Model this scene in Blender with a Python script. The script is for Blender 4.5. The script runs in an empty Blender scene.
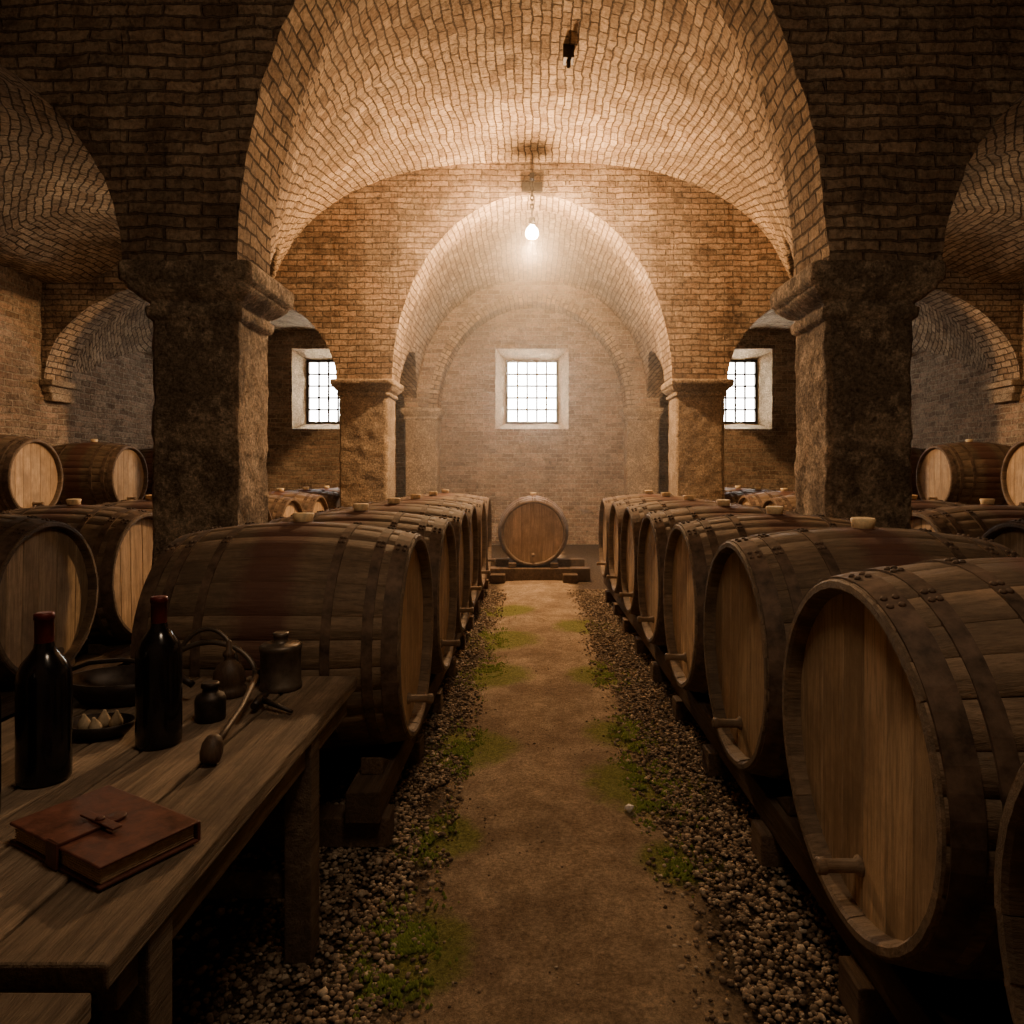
import bpy, math, random
import numpy as np
from mathutils import Vector, Matrix, noise
random.seed(7); np.random.seed(7)
PI=math.pi
SC=bpy.context.scene
COL=SC.collection

# ---------------------------------------------------------------- mesh builder
class MB:
    def __init__(s): s.v=[];s.f=[];s.m=[];s.t=[];s.uv=[];s.sm=[]
    def face(s,idx,mat=0,tint=0.5,uv=None,smooth=False):
        s.f.append(tuple(idx));s.m.append(mat);s.t.append(tint)
        s.uv.append(uv if uv else [(0,0)]*len(idx));s.sm.append(smooth)
    def box(s,x0,x1,y0,y1,z0,z1,mat=0,tint=0.5,M=None,jit=0):
        b=len(s.v)
        for z in(z0,z1):
            for y in(y0,y1):
                for x in(x0,x1):
                    p=Vector((x,y,z))
                    if jit:p+=Vector((random.uniform(-jit,jit) for _ in range(3)))
                    if M:p=M@p
                    s.v.append(tuple(p))
        def fc(a,u0,u1,v0,v1): s.face([b+i for i in a],mat,tint,[(u0,v0),(u1,v0),(u1,v1),(u0,v1)])
        fc((0,1,5,4),x0,x1,z0,z1);fc((3,2,6,7),x1,x0,z0,z1)
        fc((1,3,7,5),y0,y1,z0,z1);fc((2,0,4,6),y1,y0,z0,z1)
        fc((4,5,7,6),x0,x1,y0,y1);fc((2,3,1,0),x0,x1,y0,y1)
    def lathe(s,prof,n=24,mat=0,tint=0.5,M=None,cap=True,smooth=True):
        b=len(s.v)
        for r,z in prof:
            for i in range(n):
                a=2*PI*i/n;p=Vector((r*math.cos(a),r*math.sin(a),z))
                if M:p=M@p
                s.v.append(tuple(p))
        for k in range(len(prof)-1):
            for i in range(n):
                j=(i+1)%n
                s.face([b+k*n+i,b+k*n+j,b+(k+1)*n+j,b+(k+1)*n+i],mat,tint,[(i/n,k),((i+1)/n,k),((i+1)/n,k+1),(i/n,k+1)],smooth)
        if cap:
            s.face([b+i for i in range(n)][::-1],mat,tint)
            s.face([b+(len(prof)-1)*n+i for i in range(n)],mat,tint)
    def tube(s,pts,r,n=10,mat=0,tint=.5,closed=False,M=None,cap=True):
        pts=[Vector(p) for p in pts];N=len(pts)
        rs=r if isinstance(r,(list,tuple)) else [r]*N
        b=len(s.v);up=None
        for i,p in enumerate(pts):
            if closed: t=(pts[(i+1)%N]-pts[i-1])
            else: t=(pts[min(i+1,N-1)]-pts[max(i-1,0)])
            t.normalize()
            if up is None:
                up=t.orthogonal().normalized()
            else:
                up=(up-t*up.dot(t))
                up=up.normalized() if up.length>1e-6 else t.orthogonal().normalized()
            w=t.cross(up)
            for k in range(n):
                a=2*PI*k/n
                q=p+(up*math.cos(a)+w*math.sin(a))*rs[i]
                if M:q=M@q
                s.v.append(tuple(q))
        for i in range(N if closed else N-1):
            i2=(i+1)%N
            for k in range(n):
                k2=(k+1)%n
                s.face([b+i*n+k,b+i*n+k2,b+i2*n+k2,b+i2*n+k],mat,tint,None,True)
        if not closed and cap:
            s.face([b+k for k in range(n)][::-1],mat,tint);s.face([b+(N-1)*n+k for k in range(n)],mat,tint)
    def grid(s,P,UV,mat=0,smooth=True,flip=False):
        b=len(s.v);ni=len(P);nj=len(P[0])
        for row in P:
            for p in row:s.v.append(tuple(p))
        for i in range(ni-1):
            for j in range(nj-1):
                q=[(i,j),(i+1,j),(i+1,j+1),(i,j+1)]
                if flip:q=q[::-1]
                s.face([b+a*nj+c for a,c in q],mat,.5,[UV[a][c] for a,c in q],smooth)
    def mesh(s,name,mats):
        me=bpy.data.meshes.new(name);me.from_pydata(s.v,[],s.f)
        for m in mats:me.materials.append(m)
        me.polygons.foreach_set('material_index',s.m)
        me.polygons.foreach_set('use_smooth',s.sm)
        a=me.attributes.new('tint','FLOAT','FACE');a.data.foreach_set('value',s.t)
        u=me.uv_layers.new(name='UVMap')
        flat=[c for f in s.uv for p in f for c in p];u.data.foreach_set('uv',flat)
        me.update();return me
    def obj(s,name,mats,parent=None,bevel=0,loc=None):
        o=bpy.data.objects.new(name,s.mesh(name,mats));COL.objects.link(o)
        if parent:o.parent=parent
        if loc:o.location=loc
        if bevel:
            m=o.modifiers.new('bevel','BEVEL');m.width=bevel;m.segments=2;m.limit_method='ANGLE';m.angle_limit=.6
        return o
def empty(name,loc=(0,0,0)):
    o=bpy.data.objects.new(name,None);o.location=loc;COL.objects.link(o);return o

# ---------------------------------------------------------------- materials
class NT:
    def __init__(s,name):
        s.mat=bpy.data.materials.new(name);s.mat.use_nodes=True;s.nt=s.mat.node_tree
        s.N=s.nt.nodes;s.L=s.nt.links;s.b=s.N['Principled BSDF']
    def n(s,t,**k):
        nd=s.N.new(t)
        for a,v in k.items():setattr(nd,a,v)
        return nd
    def l(s,a,b):s.L.new(a,b)
    def put(s,v,sock):
        if isinstance(v,(int,float)):sock.default_value=v
        elif isinstance(v,tuple):sock.default_value=v if len(v)!=3 or sock.type=='VECTOR' else (*v,1)
        else:s.l(v,sock)
    def coord(s,kind='Object',scale=(1,1,1)):
        tc=s.n('ShaderNodeTexCoord');mp=s.n('ShaderNodeMapping');mp.inputs['Scale'].default_value=scale
        s.l(tc.outputs[kind],mp.inputs[0]);return mp.outputs[0]
    def noise(s,vec,scale,detail=6,rough=.6,dist=0):
        n=s.n('ShaderNodeTexNoise');n.inputs['Scale'].default_value=scale;n.inputs['Detail'].default_value=detail
        n.inputs['Roughness'].default_value=rough;n.inputs['Distortion'].default_value=dist;s.l(vec,n.inputs['Vector']);return n.outputs['Fac']
    def ramp(s,fac,stops):
        r=s.n('ShaderNodeValToRGB');e=r.color_ramp.elements
        while len(e)<len(stops):e.new(.5)
        for i,(p,c) in enumerate(stops):
            e[i].position=p;e[i].color=(*c,1) if isinstance(c,tuple) else (c,c,c,1)
        s.put(fac,r.inputs[0]);return r.outputs[0]
    def mix(s,f,a,b,mode='MIX'):
        m=s.n('ShaderNodeMix',data_type='RGBA',blend_type=mode);m.clamp_factor=True
        s.put(f,m.inputs['Factor']);s.put(a,m.inputs[6]);s.put(b,m.inputs[7]);return m.outputs[2]
    def math(s,op,a,b=0,c=0,clamp=False):
        m=s.n('ShaderNodeMath',operation=op);m.use_clamp=clamp
        s.put(a,m.inputs[0]);s.put(b,m.inputs[1]);s.put(c,m.inputs[2]);return m.outputs[0]
    def bump(s,h,dist=.01,strength=1,prev=None):
        b=s.n('ShaderNodeBump');b.inputs['Distance'].default_value=dist;b.inputs['Strength'].default_value=strength
        s.l(h,b.inputs['Height'])
        if prev:s.l(prev,b.inputs['Normal'])
        return b.outputs[0]
    def out(s,col,rough=.8,normal=None,metal=0,spec=.3):
        s.put(col,s.b.inputs['Base Color']);s.put(rough,s.b.inputs['Roughness']);s.put(metal,s.b.inputs['Metallic'])
        s.b.inputs['Specular IOR Level'].default_value=spec
        if normal:s.l(normal,s.b.inputs['Normal'])
        return s.mat

def brick_mat(name,c1,c2,mortar,bw=.24,rh=.085,dark=.5,stain=(.085,.062,.045),pale=(.56,.45,.32),palef=.5,bd=.045,ms=.011):
    m=NT(name);uv=m.coord('UV');ob=m.coord('Object')
    def warp(src,scale,amp,det=3):
        nz=m.n('ShaderNodeTexNoise');nz.inputs['Scale'].default_value=scale;nz.inputs['Detail'].default_value=det;m.l(ob,nz.inputs['Vector'])
        sub=m.n('ShaderNodeVectorMath',operation='SUBTRACT');m.l(nz.outputs['Color'],sub.inputs[0]);sub.inputs[1].default_value=(.5,.5,.5)
        sc=m.n('ShaderNodeVectorMath',operation='SCALE');m.l(sub.outputs[0],sc.inputs[0]);sc.inputs['Scale'].default_value=amp
        ad=m.n('ShaderNodeVectorMath',operation='ADD');m.l(src,ad.inputs[0]);m.l(sc.outputs[0],ad.inputs[1]);return ad.outputs[0]
    w=warp(warp(uv,1.6,.05,2),15,.032,4)
    def br(a,b_,mo):
        b=m.n('ShaderNodeTexBrick');m.l(w,b.inputs['Vector']);b.inputs['Scale'].default_value=1
        b.inputs['Brick Width'].default_value=bw;b.inputs['Row Height'].default_value=rh;b.inputs['Mortar Size'].default_value=ms
        b.inputs['Mortar Smooth'].default_value=.5;b.inputs['Bias'].default_value=0
        b.inputs['Color1'].default_value=(*a,1);b.inputs['Color2'].default_value=(*b_,1);b.inputs['Mortar'].default_value=(*mo,1);return b
    b=br(c1,c2,mortar);rnd=br((0,0,0),(1,1,1),(.35,.35,.35))
    big=m.noise(ob,.8,7,.7);mid=m.noise(ob,4.5,7,.75);fine=m.noise(ob,24,6,.8);wash=m.noise(ob,2.6,9,.82,.4)
    col=b.outputs['Color']
    # limewash sits on the brick faces more than in the joints
    wf=m.math('MULTIPLY',m.ramp(wash,[(.46,0.),(.58,1.)]),palef)
    wf=m.math('MULTIPLY',wf,m.math('MULTIPLY_ADD',b.outputs['Fac'],-.7,1.))
    col=m.mix(wf,col,pale)
    col=m.mix(m.math('MULTIPLY',m.ramp(mid,[(.34,1.),(.44,0.)]),.7),col,stain)
    col=m.mix(m.math('MULTIPLY',m.ramp(big,[(.44,0.),(.60,1.)]),dark),col,stain)
    col=m.mix(1.,col,m.ramp(fine,[(.34,.45),(.5,1.),(.66,1.45)]),'MULTIPLY')
    h=m.math('MULTIPLY',b.outputs['Fac'],-.7)
    h=m.math('ADD',h,m.math('MULTIPLY',rnd.outputs['Color'],.38))
    h=m.math('ADD',h,m.math('MULTIPLY',mid,.9));h=m.math('ADD',h,m.math('MULTIPLY',fine,.45))
    return m.out(col,.94,m.bump(h,bd,1),spec=.12)

BR_VAULT=brick_mat('brick_vault',(.54,.385,.24),(.27,.18,.11),(.11,.078,.052),.22,.10,.45,palef=.4,ms=.012)
BR_WALL=brick_mat('brick_wall',(.42,.295,.195),(.19,.13,.085),(.15,.11,.078),.26,.088,.45,palef=.4)
BR_FAR=brick_mat('brick_far',(.42,.28,.185),(.19,.125,.082),(.42,.335,.235),.28,.10,.3,palef=.35,ms=.014)
BR_SPAN=brick_mat('brick_spandrel',(.44,.30,.19),(.20,.135,.088),(.16,.118,.08),.26,.088,.4,palef=.4)

def stone_mat(name,a,b,dk,amt=.5,bd=.03):
    m=NT(name);ob=m.coord('Object')
    big=m.noise(ob,2.2,8,.75);mid=m.noise(ob,8,9,.8);fine=m.noise(ob,40,5,.8)
    v=m.n('ShaderNodeTexVoronoi');v.inputs['Scale'].default_value=18;m.l(ob,v.inputs['Vector'])
    col=m.mix(m.ramp(mid,[(.40,0.),(.58,1.)]),a,b)
    col=m.mix(m.math('MULTIPLY',m.ramp(big,[(.47,0.),(.53,1.)]),amt),col,dk)
    col=m.mix(1.,col,m.ramp(fine,[(.32,.28),(.5,1.),(.68,1.8)]),'MULTIPLY')
    h=m.math('ADD',mid,m.math('MULTIPLY',fine,.8));h=m.math('ADD',h,m.math('MULTIPLY',v.outputs['Distance'],.3))
    return m.out(col,.92,m.bump(h,bd,1),spec=.15)
ST_DARK=stone_mat('pillar_stone',(.72,.57,.41),(.44,.34,.235),(.19,.145,.105),.75,.055)
ST_TAN=stone_mat('pillar_stone_tan',(.56,.43,.29),(.36,.265,.175),(.20,.15,.105),.45,.04)
ST_LIGHT=stone_mat('window_reveal_plaster',(.68,.50,.31),(.46,.33,.20),(.32,.23,.145),.3,.03)

def wood_mat(name,light,dark,axis='X',scale=1,rough=.65,stain=None,tint=.5,rnd=.3,bumpd=.004,spec=.3,grime=None):
    m=NT(name);s=[14*scale]*3;s[{'X':0,'Y':1,'Z':2}[axis]]=.9*scale
    tc=m.n('ShaderNodeTexCoord');oi=m.n('ShaderNodeObjectInfo')
    at=m.n('ShaderNodeAttribute',attribute_name='tint')
    off=m.n('ShaderNodeCombineXYZ')
    o1=m.math('ADD',m.math('MULTIPLY',oi.outputs['Random'],37.),m.math('MULTIPLY',at.outputs['Fac'],11.))
    for i in range(3):m.l(o1,off.inputs[i])
    ad=m.n('ShaderNodeVectorMath',operation='ADD');m.l(tc.outputs['Object'],ad.inputs[0]);m.l(off.outputs[0],ad.inputs[1])
    mp=m.n('ShaderNodeMapping');mp.inputs['Scale'].default_value=s;m.l(ad.outputs[0],mp.inputs[0])
    g=m.noise(mp.outputs[0],1.4,8,.65,.8);g2=m.noise(mp.outputs[0],6,6,.75)
    blot=m.noise(ad.outputs[0],2.3,7,.72)
    col=m.mix(m.ramp(g,[(.3,0.),(.68,1.)]),dark,light)
    col=m.mix(1.,col,m.ramp(g2,[(.28,.42),(.5,1.),(.75,1.3)]),'MULTIPLY')
    col=m.mix(m.math('MULTIPLY',m.ramp(blot,[(.44,0.),(.62,1.)]),.7),col,grime or dark)
    t=m.math('MULTIPLY_ADD',at.outputs['Fac'],tint,1-tint*.5)
    r=m.math('MULTIPLY_ADD',oi.outputs['Random'],rnd,1-rnd*.5)
    tt=m.math('MULTIPLY',t,r);cc=m.n('ShaderNodeCombineColor')
    for i in range(3):m.l(tt,cc.inputs[i])
    col=m.mix(1.,col,cc.outputs[0],'MULTIPLY')
    if stain:
        sx=m.n('ShaderNodeSeparateXYZ');m.l(tc.outputs['Object'],sx.inputs[0])
        d=m.math('ABSOLUTE',sx.outputs['X'])
        f=m.math('SUBTRACT',.16,d);f=m.math('MULTIPLY_ADD',f,12.,m.math('MULTIPLY',m.math('SUBTRACT',blot,.5),3.))
        f=m.math('MULTIPLY',m.math('MINIMUM',m.math('MAXIMUM',f,0),1),.7)
        col=m.mix(f,col,stain)
    h=m.math('ADD',g,m.math('MULTIPLY',g2,.8))
    return m.out(col,rough,m.bump(h,bumpd,1),spec=spec)
W_STAVE=wood_mat('barrel_oak_staves',(.265,.185,.118),(.125,.087,.057),'X',1,.66,(.115,.045,.036),.25,.3,.005,.28,(.085,.062,.044))
W_HEAD=wood_mat('barrel_oak_head',(.58,.42,.265),(.36,.25,.15),'Z',1,.7,None,.35,.35,.004,.2,(.25,.175,.11))
W_RACK=wood_mat('rack_timber',(.19,.13,.085),(.08,.055,.037),'Y',1,.85,None,.4,.2,.008,.15)
W_TABLE=wood_mat('table_oak',(.40,.30,.205),(.12,.083,.055),'Y',.9,.7,None,.6,0,.016,.25,(.11,.08,.057))
W_TOOL=wood_mat('turned_wood',(.13,.085,.055),(.05,.032,.022),'Z',2,.5,None,.2,0,.001)

def simple(name,col,rough=.5,metal=0,spec=.5,nsc=30,var=.35,bd=.001):
    m=NT(name);ob=m.coord('Object');f=m.noise(ob,nsc,5,.65)
    c=m.mix(1.,col,m.ramp(f,[(.3,1-var),(.7,1+var)]),'MULTIPLY')
    return m.out(c,m.math('MULTIPLY_ADD',f,.25,rough-.12),m.bump(f,bd,.6),metal,spec)
HOOP=simple('hoop_iron',(.115,.076,.052),.70,.1,.35,14,.65,.003)
IRON=simple('dark_iron',(.05,.04,.034),.5,.7,.5,25,.4)
BUNG=simple('bung_silicone',(.85,.66,.38),.6)
GLASSB=simple('bottle_dark_glass',(.006,.006,.008),.16,0,.6,4,.1,.0)
FOIL=simple('capsule_red_foil',(.13,.020,.017),.42,.3,.5)
LEATH=simple('red_brown_leather',(.105,.038,.027),.5,0,.4,22,.6,.003)
PAPER=simple('aged_paper',(.38,.28,.18),.9,0,.1,80,.3,.002)
PEWTER=simple('pewter',(.16,.135,.11),.48,.75,.5,12,.5,.001)
CORK=simple('cork',(.42,.34,.23),.85,0,.2,60,.3,.002)
WHITE=simple('white_paper',(.8,.78,.74),.9,0,.1)
MOSSM=simple('moss',(.15,.19,.04),.95,0,.05,60,.5,.004)

def gravel_mat():
    m=NT('gravel_stone');at=m.n('ShaderNodeAttribute',attribute_name='tint')
    c=m.ramp(at.outputs['Fac'],[(0,(.10,.073,.052)),(.5,(.22,.165,.118)),(.85,(.36,.28,.20)),(1,(.50,.42,.32))])
    ob=m.coord('Object');f=m.noise(ob,90,3,.6)
    c=m.mix(1.,c,m.ramp(f,[(.3,.7),(.7,1.2)]),'MULTIPLY')
    return m.out(c,.9,None,0,.15)
GRAVEL=gravel_mat()

def floor_mat():
    m=NT('earth_path');ob=m.coord('Object')
    sx=m.n('ShaderNodeSeparateXYZ');m.l(ob,sx.inputs[0])
    big=m.noise(ob,1.5,8,.72);mid=m.noise(ob,7,9,.8);fine=m.noise(ob,60,6,.88);edge=m.noise(ob,3.5,6,.7)
    d=m.math('ABSOLUTE',m.math('SUBTRACT',sx.outputs['X'],.09))
    d=m.math('ADD',d,m.math('MULTIPLY',m.math('SUBTRACT',edge,.5),.35))
    path=m.ramp(d,[(.46,1.),(.60,0.)])
    sand=m.mix(m.ramp(mid,[(.35,0.),(.65,1.)]),(.40,.295,.195),(.72,.56,.385))
    sand=m.mix(m.ramp(big,[(.42,0.),(.60,.8)]),sand,(.28,.20,.13))
    v=m.n('ShaderNodeTexVoronoi');v.inputs['Scale'].default_value=60;m.l(ob,v.inputs['Vector'])
    gr=m.mix(m.ramp(v.outputs['Distance'],[(0.,1.),(.6,0.)]),(.08,.058,.04),(.24,.18,.125))
    col=m.mix(path,gr,sand)
    ms=None
    for (x,y,r) in [(.58,3.6,.48),(.58,4.35,.38),(-.42,2.35,.34),(-.38,4.1,.44),(-.34,5.6,.52),(.62,2.9,.26),(-.33,6.8,.6),(.58,5.6,.45),(-.42,3.1,.3),(-.3,8.3,.5),(.56,7.4,.5)]:
        a=m.n('ShaderNodeVectorMath',operation='DISTANCE');m.l(ob,a.inputs[0]);a.inputs[1].default_value=(x,y,0)
        q=m.math('SUBTRACT',1.,m.math('DIVIDE',a.outputs['Value'],r),clamp=True)
        ms=q if ms is None else m.math('MAXIMUM',ms,q)
    mf=m.math('MULTIPLY',m.math('SUBTRACT',m.math('ADD',m.math('MULTIPLY',ms,1.0),mid),.74),4.,clamp=True)
    mf=m.math('MULTIPLY',mf,m.math('MULTIPLY',ms,3.,clamp=True))
    col=m.mix(m.math('MULTIPLY',mf,.85),col,m.mix(fine,(.12,.15,.03),(.40,.42,.11)))
    col=m.mix(1.,col,m.ramp(fine,[(.32,.32),(.5,1.),(.68,1.6)]),'MULTIPLY')
    h=m.math('ADD',m.math('MULTIPLY',mid,1.3),m.math('MULTIPLY',fine,.9))
    return m.out(col,.95,m.bump(h,.035,1),0,.1)
FLOORM=floor_mat()

def emis(name,c,s):
    m=NT(name);m.put(c,m.b.inputs['Base Color']);m.put(c,m.b.inputs['Emission Color']);m.b.inputs['Emission Strength'].default_value=s
    return m.mat
PANE=emis('daylit_frosted_glass',(1.0,.96,.88),34)
BULBM=emis('glowing_bulb_glass',(1,.72,.42),120)

# ---------------------------------------------------------------- architecture
SPR=3.08
Y1,Y1b=4.95,5.57
Y2,Y2b=10.85,11.5
Y3,Y3b=15.5,16.1
def wob(p,a=.012,sc=3.):
    n=noise.noise_vector(Vector(p)*sc)+noise.noise_vector(Vector(p)*sc*4)*.5
    return (p[0]+n.x*a,p[1]+n.y*a,p[2]+n.z*a)
def arch_wall(name,y0,y1,arches,ztop,mats,xlim=7.6,ring=(),amp=.02):
    mb=MB()
    arches=sorted(arches);cur=-xlim
    path=[]
    for cx,hw,h in arches:
        x0=cx-hw
        if x0-cur>.01:
            n=max(1,int((x0-cur)/.1))
            path.append(('flat',0,[(cur+(x0-cur)*i/n,SPR) for i in range(n+1)]))
        n=90
        path.append(('arch',cx,[(cx-hw*math.cos(PI*i/n),SPR+h*math.sin(PI*i/n)) for i in range(n+1)]))
        cur=cx+hw
    if xlim-cur>.01:
        n=max(1,int((xlim-cur)/.1));path.append(('flat',0,[(cur+(xlim-cur)*i/n,SPR) for i in range(n+1)]))
    for kind,cx,pts in path:
        NZ=34
        for side,y in((0,y0),(1,y1)):
            P=[];UV=[]
            for x,z in pts:
                P.append([wob((x,y,z+(ztop-z)*k/NZ),amp) for k in range(NZ+1)])
                UV.append([(x,z+(ztop-z)*k/NZ) for k in range(NZ+1)])
            mb.grid(P,UV,0,True,flip=(side==1))
        P=[];UV=[];arc=0;prev=None;ny=10
        for x,z in pts:
            if prev:arc+=math.hypot(x-prev[0],z-prev[1])
            prev=(x,z)
            P.append([wob((x,y0+(y1-y0)*k/ny,z),amp) for k in range(ny+1)])
            UV.append([(y0+(y1-y0)*k/ny,arc) for k in range(ny+1)])
        mb.grid(P,UV,1,True,flip=True)
        if kind=='arch' and ring and cx==0:
            P=[];UV=[];arc=0;prev=None
            n=len(pts)
            for i,(x,z) in enumerate(pts):
                a=pts[max(i-1,0)];b=pts[min(i+1,n-1)];t=Vector((b[0]-a[0],b[1]-a[1])).normalized();nn=Vector((-t.y,t.x))
                if prev:arc+=math.hypot(x-prev[0],z-prev[1])
                prev=(x,z);row=[];ur=[]
                for k in range(4):
                    d=ring*k/3;yy=y0-.012 if k<3 else y0+.015
                    row.append(wob((x+nn.x*d,yy,z+nn.y*d),amp));ur.append((d+.0,arc))
                P.append(row);UV.append(ur)
            mb.grid(P,UV,2,True)
    return mb.obj(name,mats)

arch_wall('arcade_wall_front',Y1,Y1b,[(0,2.09,3.12),(-5.26,2.36,1.85),(5.26,2.36,1.85)],6.9,[BR_WALL,BR_VAULT,BR_VAULT])
arch_wall('arcade_wall_middle',Y2,Y2b,[(0,2.17,2.86),(-5.30,2.26,1.55),(5.30,2.26,1.55)],6.9,[BR_SPAN,BR_VAULT,BR_VAULT],amp=.012)
arch_wall('arcade_wall_rear',Y3,Y3b-.01,[(0,2.09,2.35),(-5.2,2.38,2.4),(5.2,2.38,2.4)],6.9,[BR_FAR,BR_VAULT,BR_VAULT],ring=.24,amp=.012)

def vault(name,ya,yb,cf,sf,tf,mat,n=22,amp=.03):
    mb=MB();P=[];UV=[]
    for i in range(n+1):
        t=i/n;y=ya+(yb-ya)*t
        hw,cr,e=cf(t);xi,scr=sf(t);zt=tf(t);row=[];K=40
        xo=7.62;sc=(xo+xi)/2;sh=(xo-xi)/2
        for j in range(K+1):
            a=PI*j/K;row.append((-sc-sh*math.cos(a),max(SPR+(scr-SPR)*math.sin(a),zt)))
        for j in range(2*K+1):
            a=PI*j/(2*K);c=math.cos(a);x=-hw*math.copysign(abs(c)**(2/e),c)
            z=SPR+(cr-SPR)*abs(math.sin(a))**(2/e)
            row.append((x,max(z,zt)))
        for j in range(K+1):
            a=PI*j/K;row.append((sc-sh*math.cos(a),max(SPR+(scr-SPR)*math.sin(a),zt)))
        arc=0;pr=[];ur=[];arcs=[]
        for k,(x,z) in enumerate(row):
            if k:arc+=math.hypot(x-row[k-1][0],z-row[k-1][1])
            arcs.append(arc)
        c0=arcs[len(row)//2]
        for k,(x,z) in enumerate(row):
            pr.append(wob((x,y,z),amp if 0<i<n else .005,2.2));ur.append((y,arcs[k]-c0))
        P.append(pr);UV.append(ur)
    mb.grid(P,UV,0,True);return mb.obj(name,[mat])
L=lambda a,b,t:a+(b-a)*t
vault('ceiling_vault_front',-2.5,Y1+.01,lambda t:(2.9,6.6,2.),lambda t:(3.0,5.8),lambda t:5.5,BR_VAULT)
vault('ceiling_vault_middle',Y1b-.01,Y2+.01,lambda t:(L(2.11,4.2,t**1.0),L(6.22,6.45,t**1.2),L(2.,2.7,t)),
      lambda t:(L(2.68,4.22,t**1.0),L(5.0,4.9,t)),lambda t:SPR+1.5*min(1,t*1.6)**1.6,BR_VAULT,70)
vault('ceiling_vault_rear',Y2b-.01,Y3b,lambda t:(L(2.19,2.6,t),L(5.97,5.9,t),2.2),
      lambda t:(L(2.98,2.85,t),L(4.95,4.95,t)),lambda t:SPR+.9*math.sin(PI*min(1,max(0,t*1.05))),BR_VAULT,40)

def vwall(name,pts,z0,z1,mat,flip=False):
    (xa,ya),(xb,yb)=pts;Ln=math.hypot(xb-xa,yb-ya);n=int(Ln/.12);m=int((z1-z0)/.12);mb=MB();P=[];UV=[]
    for i in range(n+1):
        t=i/n;x=L(xa,xb,t);y=L(ya,yb,t)
        P.append([wob((x,y,L(z0,z1,k/m)),.025,2.5) for k in range(m+1)]);UV.append([(Ln*t,L(z0,z1,k/m)) for k in range(m+1)])
    mb.grid(P,UV,0,True,flip);return mb.obj(name,[mat])
vwall('wall_left',((-7.6,-2.5),(-7.6,16.2)),0,7,BR_FAR)
vwall('wall_right',((7.6,-2.5),(7.6,16.2)),0,7,BR_FAR)
vwall('wall_back',((-7.6,-2.5),(7.6,-2.5)),0,7,BR_WALL)

# far wall with three window openings
YF=16.1;YG=16.5
wins=[-4.68,0,4.68]
OW,OZ0,OZ1=.84,2.66,4.50
GW,GZ0,GZ1=.565,2.86,4.25
mb=MB()
def panel(x0,x1,z0,z1):
    n=max(1,int((x1-x0)/.3));k=max(1,int((z1-z0)/.3))
    P=[[ (L(x0,x1,i/n),YF,L(z0,z1,j/k)) for j in range(k+1)] for i in range(n+1)]
    UV=[[ (L(x0,x1,i/n),L(z0,z1,j/k)) for j in range(k+1)] for i in range(n+1)]
    mb.grid(P,UV,0)
panel(-7.62,7.62,0,OZ0);panel(-7.62,7.62,OZ1,7)
xs=[-7.62]+[v for w in wins for v in(w-OW,w+OW)]+[7.62]
for i in range(0,len(xs),2):panel(xs[i],xs[i+1],OZ0,OZ1)
for w in wins:
    for k in range(4):
        o_=[(w-OW,OZ0),(w+OW,OZ0),(w+OW,OZ1),(w-OW,OZ1)];g_=[(w-GW-.05,GZ0-.05),(w+GW+.05,GZ0-.05),(w+GW+.05,GZ1+.05),(w-GW-.05,GZ1+.05)]
        q=(k+1)%4;P=[];n=12
        for i in range(n+1):
            row=[]
            for j in range(7):
                a=Vector(o_[k]).lerp(Vector(o_[q]),i/n);b=Vector(g_[k]).lerp(Vector(g_[q]),i/n);c=a.lerp(b,j/6)
                p=(c.x,L(YF-.01,YG,j/6),c.y);row.append(wob(p,.03 if 0<j<6 else .012,4.))
            P.append(row)
        mb.grid(P,[[(0,0)]*7]*(n+1),1,True)
mb.obj('wall_far',[BR_FAR,ST_LIGHT])
for i,w in enumerate(wins):
    e=empty('window_%d'%(i+1),(w,YG,(GZ0+GZ1)/2));gh=(GZ1-GZ0)/2
    m1=MB();m1.box(-GW-.02,GW+.02,.05,.06,-gh-.02,gh+.02);m1.obj('panes',[PANE],e)
    m2=MB();fw=.05
    m2.box(-GW-.06,-GW+.0,-.03,.05,-gh-.06,gh+.06);m2.box(GW,GW+.06,-.03,.05,-gh-.06,gh+.06)
    m2.box(-GW-.06,GW+.06,-.035,.05,-gh-.06,-gh);m2.box(-GW-.06,GW+.06,-.035,.05,gh,gh+.06)
    for k in range(1,5):
        x=-GW+2*GW*k/5;m2.box(x-.020,x+.020,-.02,.03,-gh,gh)
        z=-gh+2*gh*k/5;m2.box(-GW,GW,-.024,.026,z-.020,z+.020)
    m2.obj('iron_grille',[IRON],e)

# floor
mb=MB();P=[];UV=[]
xs=list(np.concatenate([np.linspace(-7.7,-2.4,12),np.linspace(-2.2,2.2,90),np.linspace(2.4,7.7,12)]))
ysl=np.linspace(-2.6,16.3,260)
for x in xs:
    row=[];ur=[]
    for y in ysl:
        z=noise.noise(Vector((x*1.5,y*1.5,0)))*.014+noise.noise(Vector((x*6,y*6,3)))*.009
        z+=.02*math.exp(-((x-.09)/.45)**4)
        row.append((x,y,z-.012));ur.append((x,y))
    P.append(row);UV.append(ur)
mb.grid(P,UV,0,True);mb.obj('floor',[FLOORM])

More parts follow.
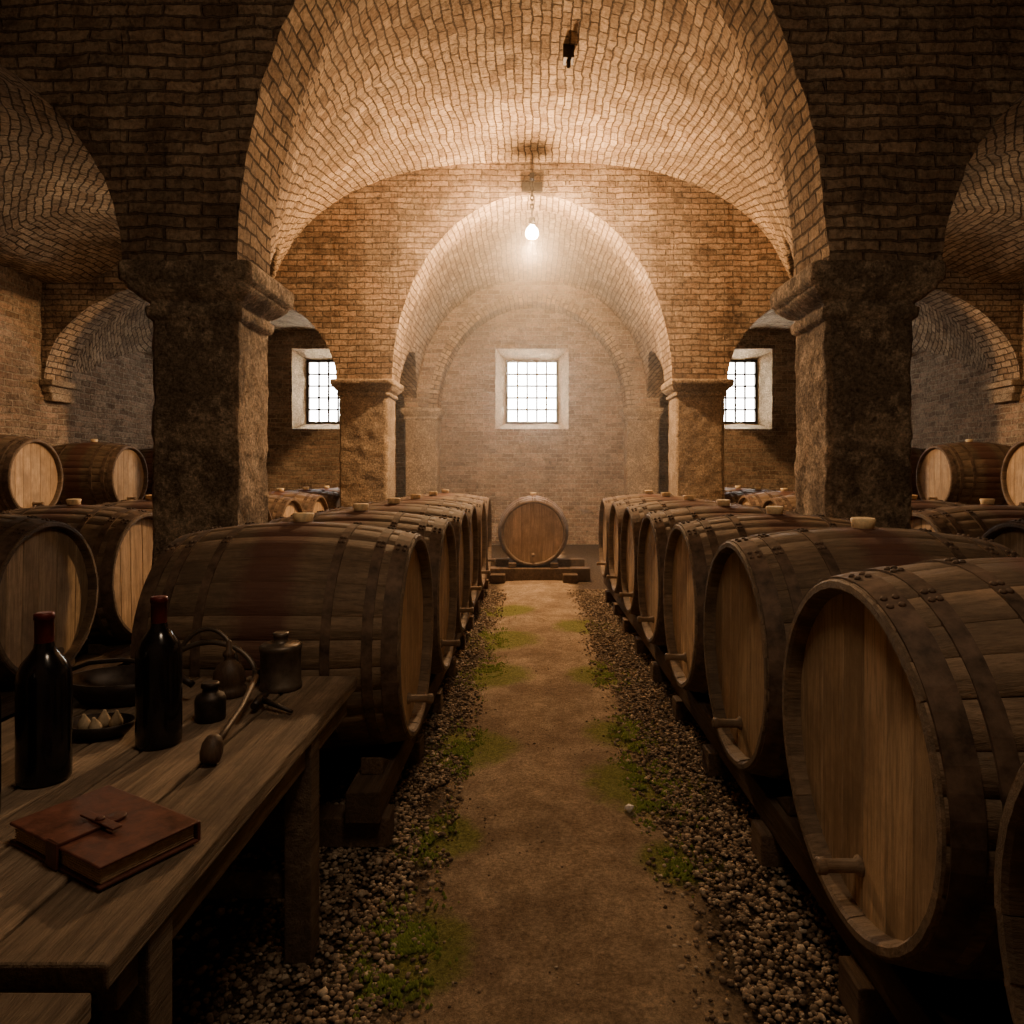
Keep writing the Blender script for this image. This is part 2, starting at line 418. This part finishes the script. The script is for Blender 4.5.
# pillars
def pillar(name,x0,x1,y0,y1,mat,capmat,cap=.30,over=.13,amp0=.03,pl=.08):
    e=empty(name,((x0+x1)/2,(y0+y1)/2,0));cx,cy=(x0+x1)/2,(y0+y1)/2;hx,hy=(x1-x0)/2,(y1-y0)/2
    def shaft(nm,prof,mt,amp):
        mb=MB();P=[];UV=[];c=.03
        for ex,z in prof:
            hx_,hy_=hx+ex,hy+ex
            per=[]
            nn=18
            cs=[(-hx_,-hy_),(hx_,-hy_),(hx_,hy_),(-hx_,hy_)]
            for k in range(4):
                a=Vector(cs[k]);b=Vector(cs[(k+1)%4]);d=(b-a).normalized()
                a2=a+d*c;b2=b-d*c
                for i in range(nn+1):per.append(a2.lerp(b2,i/nn))
            per.append(per[0].copy())
            row=[]
            for p in per:
                q=(p.x+cx,p.y+cy,z);n=noise.noise_vector(Vector(q)*5)*.6+noise.noise_vector(Vector(q)*16)*.4
                row.append((p.x+n.x*amp,p.y+n.y*amp,z+(n.z*amp*.4)))
            P.append(row);UV.append([(i*.1,z) for i in range(len(row))])
        mb.grid(P,UV,0,True,flip=True)
        o=mb.obj(nm,[mt],e);return o
    zc=SPR-cap
    shaft('shaft',[(0,z) for z in np.linspace(.2,zc+.02,90)],mat,amp0)
    shaft('plinth',[(pl,-.01),(pl,.1),(pl,.2),(pl*.6,.25),(.0,.27)],mat,.008)
    c=cap/.30
    pf=[(.0,-.02),(.03,-.0),(.035,.03),(.035,.055),(.015,.065),(.015,.085),(.05,.10),(over*.55,.125),(over*.8,.155),(over*.82,.165),(over*.82,.18),(over,.19),(over+.005,.22),(over+.005,.25),(over+.005,.28),(over-.005,.298),(over-.05,.302),(-.1,.303)]
    shaft('capital',[(a,zc+b*c) for a,b in pf],capmat,.013)
for s in(-1,1):
    a,b=sorted((s*2.09,s*2.70));pillar('stone_pillar',a+.0,b,Y1,Y1b,ST_DARK,ST_DARK,.36,.15,.026,.0)
    a,b=sorted((s*2.24,s*2.99));pillar('stone_pillar',a,b,Y2,Y2b,ST_TAN,ST_TAN,.25,.11,.016,.03)
    a,b=sorted((s*2.09,s*2.82));pillar('stone_pillar',a,b,Y3,Y3b-.12,ST_TAN,ST_TAN,.25,.09,.016)
    for y0,y1 in((Y1,Y1b),(Y2,Y2b)):
        mb=MB();x0,x1=sorted((s*7.60,s*7.40))
        mb.box(x0,x1,y0-.05,y1+.05,SPR-.09,SPR);x0,x1=sorted((s*7.60,s*7.47));mb.box(x0,x1,y0,y1,SPR-.2,SPR-.09)
        mb.box(x0,x1,y0+.05,y1-.05,SPR-.32,SPR-.2)
        mb.obj('stone_corbel',[ST_TAN],None,.015)
    mb=MB();x0,x1=sorted((s*6.3,s*7.56));mb.box(x0,x1,6.2,15.2,-.01,.9);x0,x1=sorted((s*6.26,s*7.56));mb.box(x0,x1,6.16,15.2,.9,.955)
    mb.obj('stone_ledge',[BR_WALL],None,.02)

# ---------------------------------------------------------------- barrels
LB=1.17;RB=.56;RH=.495
def rprof(x):return RB-(RB-RH)*(abs(2*x/LB))**2.1
def barrel_mesh(name,seed):
    rnd=random.Random(seed);mb=MB();NS=27;NX=22
    ang=[0];
    for i in range(NS):ang.append(ang[-1]+rnd.uniform(.75,1.25))
    ang=[a/ang[-1]*2*PI for a in ang]
    for i in range(NS):
        a0,a1=ang[i],ang[i+1];dr=rnd.uniform(-.0025,.0025);t=rnd.random()
        offs=[(0,-.005),(.05,0),(.5,.001),(.95,0),(1,-.005)]
        P=[];UV=[]
        for k in range(NX+1):
            x=-LB/2+LB*k/NX;r=rprof(x)+dr;row=[]
            for f,d in offs:
                a=a0+(a1-a0)*f;row.append((x,(r+d)*math.cos(a),(r+d)*math.sin(a)))
            P.append(row);UV.append([(x,f) for f,_ in offs])
        n0=len(mb.f);mb.grid(P,UV,0,True)
        for q in range(n0,len(mb.f)):mb.t[q]=t
        for s in(-1,1):
            x=s*LB/2;r=rprof(x)+dr;P=[]
            for rr,xx in((r,x),(r-.006,x+s*.006),(r-.026,x+s*.006),(r-.034,x-s*.004),(r-.040,x-s*.05)):
                P.append([(xx,rr*math.cos(a0+(a1-a0)*f),rr*math.sin(a0+(a1-a0)*f)) for f in(0.,.5,1)])
            n0=len(mb.f);mb.grid(P,[[(0,0)]*3]*len(P),0,False,flip=(s<0))
            for q in range(n0,len(mb.f)):mb.t[q]=t*.5
    R=RH-.036
    for s in(-1,1):
        xh=s*(LB/2-.048);nb=6;ws=[rnd.uniform(.8,1.2) for _ in range(nb)];tot=sum(ws);y=-R
        for w in ws:
            y1=y+w/tot*2*R;ya,yb=y+.0013,y1-.0013;t=rnd.random()
            cols=[ya,ya+.004]+[ya+.004+(yb-ya-.008)*q/4 for q in range(1,4)]+[yb-.004,yb]
            P=[]
            for ci,c in enumerate(cols):
                h=math.sqrt(max(R*R-c*c,1e-6));dx=-.004*s if ci in(0,len(cols)-1) else 0
                P.append([(xh+dx,c,-h+2*h*q/6) for q in range(7)])
            n0=len(mb.f);mb.grid(P,[[(0,0)]*7]*len(P),1,False,flip=(s<0))
            for q in range(n0,len(mb.f)):mb.t[q]=t
            y=y1
        b=len(mb.v);n=32
        for q in range(n):a=2*PI*q/n;mb.v.append((xh-s*.006,(R+.01)*math.cos(a),(R+.01)*math.sin(a)))
        mb.face([b+q for q in range(n)],0,0.)
    for xc,w in((LB/2-.038,.068),(LB/2-.135,.045),(LB/2-.31,.04)):
        for s in(-1,1):
            n=56;P=[];tilt=rnd.uniform(-.004,.004)
            for q in range(n+1):
                a=2*PI*q/n;row=[]
                for dx,dr in((-w/2,-.004),(-w/2,.0055),(w/2,.0055),(w/2,-.004)):
                    x=s*xc+dx+tilt*math.cos(a);r=rprof(x)+dr+.001;row.append((x,r*math.cos(a),r*math.sin(a)))
                P.append(row)
            mb.grid(P,[[(0,0)]*4]*len(P),2,False)
            for a in(PI/2-.42,PI/2-.35,PI/2-.05,PI/2+.02,PI/2+.45,PI/2+.52):
                for dd in(-w*.22,w*.22):
                    x=s*xc+dd;r=rprof(x)+.006;M=Matrix.Translation((x,r*math.cos(a),r*math.sin(a)))@Matrix.Rotation(a-PI/2,4,'X')
                    mb.lathe([(.010,-.002),(.009,.004),(.005,.008)],8,2,.5,M)
    r=rprof(0)
    mb.lathe([(.050,-.02),(.050,.004),(.040,.004),(.040,.006)],20,0,.2,Matrix.Translation((0,0,r)))
    mb.lathe([(.044,-.01),(.048,.020),(.054,.042),(.048,.048)],20,3,.5,Matrix.Translation((0,0,r)))
    M=Matrix.Translation((LB/2-.05,0,-.33))@Matrix.Rotation(PI/2,4,'Y')
    mb.lathe([(.030,0),(.028,.01),(.019,.018),(.019,.10),(.024,.105),(.024,.125),(.018,.13)],14,0,.9,M)
    me=mb.mesh(name,[W_STAVE,W_HEAD,HOOP,BUNG]);return me
BM=[barrel_mesh('wine_barrel_mesh_%s'%c,i+3) for i,c in enumerate('abc')]
bi=0
def barrel(x,y,z=.8,rz=0,tiltx=0):
    global bi
    o=bpy.data.objects.new('wine_barrel' if bi==0 else 'wine_barrel.%03d'%bi,BM[bi%3]);bi+=1
    o.location=(x,y,z);o.rotation_euler=(tiltx,0,rz);COL.objects.link(o);return o
jr=lambda a:random.uniform(-a,a)
RY=[.87+1.15*i for i in range(8)]
LY=[3.55+1.15*i for i in range(6)]
for y in RY:barrel(.905+LB/2+jr(.004),y,.8,PI+jr(.008),jr(.05))
for y in LY:barrel(-.57-LB/2+jr(.012),y,.8,jr(.012),jr(.05))
R2=[4.5+1.15*i for i in range(9)]
for y in R2:
    barrel(-3.10-LB/2+jr(.008),y,.8,jr(.012),jr(.05))
for y in [3.35]+R2:
    barrel(3.10+LB/2+jr(.008),y,.8,PI+jr(.012),jr(.05))
for y in(6.95,9.0,11.1,13.2):
    barrel(-6.36-LB/2,y,1.56,jr(.01),jr(.03));barrel(6.36+LB/2,y,1.56,PI+jr(.01),jr(.03))
barrel(.02,11.25,.71,-PI/2)

def rack(name,xc,ya,yb,ys,side,hx=.44):
    mb=MB()
    for s in(-1,1):
        x=xc+s*hx
        ymid=(ya+yb)/2
        for a,b in((ya,ymid-.01),(ymid+.01,yb)):
            mb.box(x-.075,x+.075,a,b,.13,.262,0,random.random(),jit=.004)
    y=ya+.12
    while y<yb:
        mb.box(xc-.56,xc+.54,y-.07,y+.07,.0,.128,0,random.random(),jit=.003);y+=.85
    for yy in ys:
        for s in(-1,1):
            for q in(-1,1):
                x=xc+s*hx;yc=yy+q*.33
                b=len(mb.v);h=.08;w=.05
                P=[(x-w,yc-q*.07,.262),(x+w,yc-q*.07,.262),(x+w,yc+q*.1,.262),(x-w,yc+q*.1,.262),(x-w,yc+q*.1,.262+h),(x+w,yc+q*.1,.262+h)]
                mb.v+=P
                for f in((0,1,2,3),(0,3,4),(1,5,2),(3,2,5,4),(0,4,5,1)):mb.face([b+i for i in f],0,.4)
    return mb.obj(name,[W_RACK],None,.006)
rack('barrel_rack',.91+LB/2,.25,9.6,RY,1)
rack('barrel_rack.001',-.57-LB/2,2.95,9.95,LY,-1)
rack('barrel_rack.002',-3.12-LB/2,3.9,14.3,R2,-1)
rack('barrel_rack.003',3.12+LB/2,2.7,14.3,[3.35]+R2,1)
for s,nm in((-1,'barrel_cradle'),(1,'barrel_cradle.001')):
    mb=MB()
    for yy in(6.95,9.0,11.1,13.2):
        for x in(s*6.56,s*7.30):
            mb.box(x-.06,x+.06,yy-.42,yy+.42,.958,1.015)
            for q in(-1,1):mb.box(x-.05,x+.05,yy+q*.3-.05,yy+q*.3+.05,1.015,1.10)
    mb.obj(nm,[W_RACK],None,.005)
# stand of the end barrel
mb=MB()
mb.box(-.84,.88,10.56,10.78,.0,.19,0,.6,jit=.004);mb.box(-.84,.88,11.72,11.9,.0,.19,0,.4,jit=.004)
for x in(-.30,.34):mb.box(x-.06,x+.06,10.6,11.9,.19,.265,0,.7)
mb.box(-.62,-.40,10.36,10.56,.0,.12,0,.3);mb.box(.46,.68,10.36,10.56,0,.12,0,.3)
mb.obj('barrel_stand',[W_RACK],None,.008)

# ---------------------------------------------------------------- gravel
def ico():
    t=(1+5**.5)/2
    v=np.array([(-1,t,0),(1,t,0),(-1,-t,0),(1,-t,0),(0,-1,t),(0,1,t),(0,-1,-t),(0,1,-t),(t,0,-1),(t,0,1),(-t,0,-1),(-t,0,1)],float)
    v/=np.linalg.norm(v[0])
    f=np.array([(0,11,5),(0,5,1),(0,1,7),(0,7,10),(0,10,11),(1,5,9),(5,11,4),(11,10,2),(10,7,6),(7,1,8),(3,9,4),(3,4,2),(3,2,6),(3,6,8),(3,8,9),(4,9,5),(2,4,11),(6,2,10),(8,6,7),(9,8,1)])
    return v,f
iv,iF=ico();V=[];F=[];T=[];cnt=0
def scatter(x0,x1,y0,y1,n,edge=None,rmin=.005,rmax=.0125):
    global cnt
    for _ in range(n):
        y=y0+(y1-y0)*random.random()**1.35;x=random.uniform(x0,x1)
        if edge is not None:
            d=abs(x-edge)
            nn=noise.noise(Vector((x*2,y*2.2,1)))
            if d<.12+.16*nn and random.random()<.8:continue
        r=random.uniform(rmin,rmax)*(1.4 if random.random()<.1 else 1)
        v=iv*(1+np.random.uniform(-.22,.22,(12,1)))*r*np.array([random.uniform(.8,1.3),random.uniform(.8,1.3),random.uniform(.5,.8)])
        a=random.uniform(0,6.28);c,s=math.cos(a),math.sin(a)
        v=v@np.array([[c,-s,0],[s,c,0],[0,0,1]]);
        tl=random.uniform(-.5,.5);c,s=math.cos(tl),math.sin(tl);v=v@np.array([[1,0,0],[0,c,-s],[0,s,c]])
        V.append(v+np.array([x,y,random.uniform(-.004,.005)]));F.append(iF+cnt*12);T.append(random.random());cnt+=1
scatter(-1.0,-.34,1.2,9.8,17000,-.34)
scatter(.48,1.14,1.0,9.8,17000,.48)
scatter(-1.9,-1.0,1.0,6,2500,None,.008,.015);scatter(1.14,2.0,1.,5,1000,None,.008,.015)
scatter(-.4,.55,1.2,9.8,1400,None,.0025,.007)
V=np.concatenate(V);F=np.concatenate(F)
me=bpy.data.meshes.new('gravel');me.vertices.add(len(V));me.vertices.foreach_set('co',V.ravel())
me.loops.add(F.size);me.loops.foreach_set('vertex_index',F.ravel());me.polygons.add(len(F))
me.polygons.foreach_set('loop_start',np.arange(0,F.size,3));me.update(calc_edges=True)
at=me.attributes.new('tint','FLOAT','FACE');at.data.foreach_set('value',np.repeat(np.array(T),20));me.materials.append(GRAVEL)
o=bpy.data.objects.new('gravel',me);COL.objects.link(o)

mb=MB()
for (cx,cy,rx,ry,n) in[(.58,3.6,.13,.36,1500),(.60,4.35,.10,.3,800),(-.44,2.35,.11,.22,1300),(-.40,4.1,.1,.3,800),(-.36,5.7,.12,.4,800),(-.44,3.1,.08,.18,350),(-.33,6.9,.14,.45,600),(.60,2.9,.06,.15,220),(.58,5.6,.08,.35,400)]:
    for _ in range(n):
        x=random.gauss(cx,rx*.6);y=random.gauss(cy,ry*.6)
        if noise.noise(Vector((x*9,y*9,2)))<-.02:continue
        r=random.uniform(.004,.010)
        b=len(mb.v);h=random.uniform(.0,.005);a=random.uniform(0,6.3)
        for k in range(5):mb.v.append((x+r*math.cos(a+k*2*PI/5),y+r*math.sin(a+k*2*PI/5),.0))
        mb.v.append((x+jr(.002),y+jr(.002),h+.010))
        for k in range(5):mb.face([b+k,b+(k+1)%5,b+5],0,.5,None,True)
mb.obj('moss_patch',[MOSSM])

mb=MB()
vv=iv*.026;
for p in vv:mb.v.append((p[0]*random.uniform(.7,1.3),p[1]*random.uniform(.7,1.2),p[2]*random.uniform(.5,.9)))
for f in iF:mb.face(list(f),0)
mb.obj('crumpled_paper',[WHITE],None,0,(.46,3.31,.027))

# ---------------------------------------------------------------- lamp
e=empty('hanging_bulb_lamp',(0,10.42,0))
mb=MB()
mb.box(-.16,.16,.38,.43,5.98,6.12);mb.tube([(0,.40,6.05),(0,.15,6.07),(0,0,6.05)],.022,8)
mb.tube([(0,.40,5.93),(0,.25,5.96),(0,.08,6.04)],.014,8)
mb.box(-.035,.035,-.03,.03,6.0,6.09)
zz=5.99
k=0
while zz>5.5:
    pts=[]
    for i in range(12):
        a=2*PI*i/12;q=(.022*math.cos(a),0,.045*math.sin(a)+zz)
        if k%2:q=(0,q[0],q[2])
        pts.append(q)
    mb.tube(pts,.010,6,closed=True);zz-=.066;k+=1
mb.tube([(0,0,5.55),(0,0,5.38)],.012,8)
mb.lathe([(.02,5.44),(.05,5.42),(.052,5.33),(.045,5.315)],18)
mb.obj('bracket_and_chain',[IRON],e,0)
mb=MB();mb.lathe([(.03,5.325),(.045,5.30),(.08,5.26),(.098,5.21),(.09,5.16),(.06,5.125),(.015,5.11)],24);mb.obj('bulb',[BULBM],e)
mb=MB();mb.box(.34,.46,7.62,7.78,6.15,6.42);mb.tube([(.4,7.7,6.2),(.4,7.7,6.10),(.4,7.66,6.07),(.4,7.62,6.10)],.025,8);mb.obj('iron_ceiling_hook',[IRON],None,.006)
def point(name,loc,w,col,r=.08,parent=None):
    l=bpy.data.lights.new(name,'POINT');l.energy=w;l.color=col;l.shadow_soft_size=r
    o=bpy.data.objects.new(name,l);o.location=loc;COL.objects.link(o)
    if parent:o.parent=parent;o.location=Vector(loc)-parent.location
    return o
WARM=(1,.60,.29)
point('bulb_light',(0,10.42,4.95),1350,WARM,.08,e)
point('fill_light_front',(.1,1.2,3.7),88,(1,.74,.50),.35)  # soft warm fill added overhead for the near barrels, no visible fixture
point('fill_light_aisle_left',(-5.4,8.2,3.6),26,(1,.75,.5),.3)  # added fill to brighten the left side aisle, no lamp hangs here
point('fill_light_aisle_right',(5.4,8.2,3.6),26,(1,.75,.5),.3)  # same unseen fill added for the right side aisle

# ---------------------------------------------------------------- table
TZ=.78
e=empty('wooden_table',(-1.23,2.02,0))
mb=MB();xe=[-1.77,-1.56,-1.35,-1.16,-.94,-.71]
for i in range(5):
    mb.box(xe[i]+.004,xe[i+1]-.004,1.17+random.uniform(0,.012),2.87-random.uniform(0,.015),TZ-.05,TZ+random.uniform(-.002,.002),0,random.random(),jit=.0015)
o=mb.obj('top_planks',[W_TABLE],e,.006);o.location=-e.location
mb=MB()
for x in(-1.72,-.76):mb.box(x-.02,x+.02,1.25,2.8,TZ-.14,TZ-.05)
for y in(1.3,2.33,2.75):mb.box(-1.72,-.76,y-.02,y+.02,TZ-.13,TZ-.05)
for x in(-1.70,-.765):
    for y in(1.36,2.33):mb.box(x-.045,x+.045,y-.045,y+.045,0,TZ-.05,0,.1)
for y in(1.36,2.33):mb.box(-1.7,-.765,y-.02,y+.02,.2,.27,0,.1)
o=mb.obj('frame_and_legs',[W_TABLE],e,.005);o.location=-e.location
e=empty('wooden_bench',(-1.2,.7,0))
mb=MB()
for a,b in((-1.7,-1.36),(-1.35,-1.03),(-1.02,-.71)):mb.box(a,b,.2,1.13,TZ-.06,TZ-.015,0,random.random(),jit=.002)
for x in(-1.6,-.8):
    for y in(.3,1.05):mb.box(x-.035,x+.035,y-.035,y+.035,0,TZ-.05)
o=mb.obj('bench_boards',[W_TABLE],e,.005);o.location=-e.location

def bottle(x,y):
    e=empty('wine_bottle',(x,y,TZ+.002))
    mb=MB();mb.lathe([(.03,.004),(.057,.0),(.063,.006),(.064,.02),(.064,.27),(.062,.292),(.053,.315),(.036,.338),(.025,.355),(.0215,.375),(.0205,.40),(.0205,.44)],40);mb.obj('glass',[GLASSB],e)
    mb=MB();mb.lathe([(.0225,.352),(.0225,.36),(.022,.43),(.0245,.431),(.0245,.446),(.021,.449),(.015,.4495)],32);mb.obj('capsule',[FOIL],e)
bottle(-1.31,1.88);bottle(-1.135,2.13);bottle(-1.335,1.655)

# journal
e=empty('leather_journal',(-.95,1.555,TZ+.003));e.rotation_euler=(0,0,math.radians(150))
mb=MB();mb.box(-.17,.166,-.100,.100,.008,.040,jit=.001)
for k in range(6):mb.box(-.171,.168,-.101,.1015,.010+k*.005,.0125+k*.005)
mb.obj('page_block',[PAPER],e,.001)
mb=MB();mb.box(-.18,.18,-.108,.108,0,.007);mb.box(-.18,.18,-.108,.108,.041,.048,jit=.001)
mb.box(-.18,.18,-.112,-.104,.002,.046)
mb.obj('cover',[LEATH],e,.003)
mb=MB();mb.box(-.030,.014,-.02,.112,.048,.055);mb.box(-.030,.014,.106,.113,.0,.055);mb.box(-.075,.055,.002,.024,.055,.060)
mb.lathe([(.022,.048),(.022,.0555),(.0,.0556)],16,M=Matrix.Translation((-.008,-.02,0)))
mb.lathe([(.010,.055),(.010,.064),(.004,.066)],12,M=Matrix.Translation((-.008,.013,0)))
mb.obj('strap',[LEATH],e,.002)

def dish(name,x,y,r,h,mats,sy=.7):
    e=empty(name,(x,y,TZ+.003));mb=MB();M=Matrix.Diagonal((1,sy,1,1))
    mb.lathe([(r*.6,0),(r*.75,.004),(r*.95,h*.6),(r,h),(r*.96,h),(r*.88,h*.6),(r*.65,.012),(.001,.011)],28,M=M);return e,mb
e,mb=dish('iron_dish',-1.36,2.20,.11,.045,[IRON]);mb.obj('dish',[IRON],e)
mb=MB()
for (x,y) in((-.045,.0),(.005,-.025),(.04,.02),(-.005,.03)):
    mb.lathe([(.012,.0),(.020,.012),(.019,.026),(.012,.040),(.006,.050),(.004,.056)],14,M=Matrix.Translation((x,y,.012))@Matrix.Rotation(random.uniform(-.3,.3),4,'X'))
mb.obj('wax_stoppers',[CORK],e)
e,mb=dish('iron_pan',-1.50,2.56,.19,.085,[IRON],.75)
mb.obj('pan_bowl',[IRON],e);mb=MB()
mb.tube([( -.19,0,.08),(-.20,.0,.10),(-.12,.0,.13),(0,0,.14),(.12,0,.13),(.20,0,.10),(.19,0,.08)],.008,8)
mb.tube([(.17,-.02,.07),(.22,-.03,.09),(.26,-.04,.075),(.28,-.04,.06)],[.012,.012,.014,.012],8)
mb.obj('pan_handle',[IRON],e)
# curved metal siphon tube
e=empty('siphon_tube',(-1.29,2.70,TZ));mb=MB()
pts=[(.19*math.cos(t)+.03,.02+.03*math.sin(t),.013+.15*math.sin(t)) for t in np.linspace(0,PI*.93,24)]
mb.tube(pts,.011,10);mb.lathe([(.016,-.02),(.018,0),(.016,.03)],12,M=Matrix.Translation((.22,.02,.035)))
pts=[(.13*math.cos(t)-.01,.08+.03*math.sin(t),.012+.19*math.sin(t)) for t in np.linspace(0,PI,20)]
mb.tube(pts,.009,10);mb.obj('tube',[PEWTER],e)
e=empty('pewter_flask',(-.965,2.69,TZ+.002));mb=MB()
mb.lathe([(.074,0),(.078,.004),(.078,.02),(.075,.024),(.075,.145),(.078,.15),(.078,.165),(.07,.172),(.03,.176),(.026,.178),(.026,.198),(.03,.2),(.03,.212),(.024,.215)],36)
mb.obj('flask_body',[PEWTER],e)
e=empty('wooden_bung_flogger',(-1.125,2.60,TZ+.002));mb=MB()
mb.lathe([(.055,0),(.062,.006),(.062,.03),(.052,.036),(.058,.05),(.055,.085),(.042,.112),(.022,.13),(.014,.138),(.022,.148),(.022,.16),(.011,.17),(.010,.20),(.004,.205)],28)
mb.obj('turned_body',[W_TOOL],e)
e=empty('iron_ink_jar',(-1.075,2.34,TZ+.002));mb=MB()
mb.lathe([(.042,0),(.048,.006),(.049,.07),(.043,.085),(.026,.093),(.024,.108),(.029,.11),(.029,.122),(.024,.126)],24);mb.obj('jar_body',[IRON],e)
e=empty('wooden_dipper',(0,0,0));mb=MB()
mb.tube([(-.915,2.02,TZ+.038),(-.935,2.15,TZ+.044),(-.955,2.3,TZ+.056),(-.985,2.50,TZ+.10)],[.011,.009,.009,.012],10)
mb.lathe([(.012,-.04),(.026,-.032),(.031,-.01),(.029,.016),(.02,.034),(.012,.04)],20,M=Matrix.Translation((-.91,1.99,TZ+.040))@Matrix.Rotation(-.5,4,'X'))
mb.obj('dipper_body',[W_TOOL],e)
e=empty('corkscrew',(0,0,0));mb=MB()
mb.tube([(-.955,2.46,TZ+.035),(-.90,2.43,TZ+.025),(-.82,2.39,TZ+.012)],[.012,.009,.006],10)
mb.tube([(-.95,2.39,TZ+.03),(-.955,2.46,TZ+.035),(-.96,2.53,TZ+.03)],[.012,.015,.012],10)
mb.obj('corkscrew_body',[IRON],e)

# ---------------------------------------------------------------- haze (rear bay)
mb=MB();mb.box(-2.05,2.05,7.6,15.4,.4,5.35)
vm=bpy.data.materials.new('dusty_air');vm.use_nodes=True;nt=vm.node_tree;nt.nodes.clear()
vo=nt.nodes.new('ShaderNodeOutputMaterial');vs=nt.nodes.new('ShaderNodeVolumeScatter');vs.inputs['Density'].default_value=.019;vs.inputs['Anisotropy'].default_value=.6
vs.inputs['Color'].default_value=(1,.90,.76,1);nt.links.new(vs.outputs[0],vo.inputs['Volume'])
mb.obj('dusty_air',[vm])

w=bpy.data.worlds.new('world');SC.world=w;w.use_nodes=True;w.node_tree.nodes['Background'].inputs[0].default_value=(.6,.7,.8,1);w.node_tree.nodes['Background'].inputs[1].default_value=.3

cd=bpy.data.cameras.new('camera');cd.sensor_width=36;cd.lens=36*700/1024;cd.shift_x=-20/1024;cd.shift_y=-37/1024;cd.clip_start=.02
co=bpy.data.objects.new('camera',cd);co.location=(0,0,1.6);co.rotation_euler=(PI/2,0,0);COL.objects.link(co);SC.camera=co
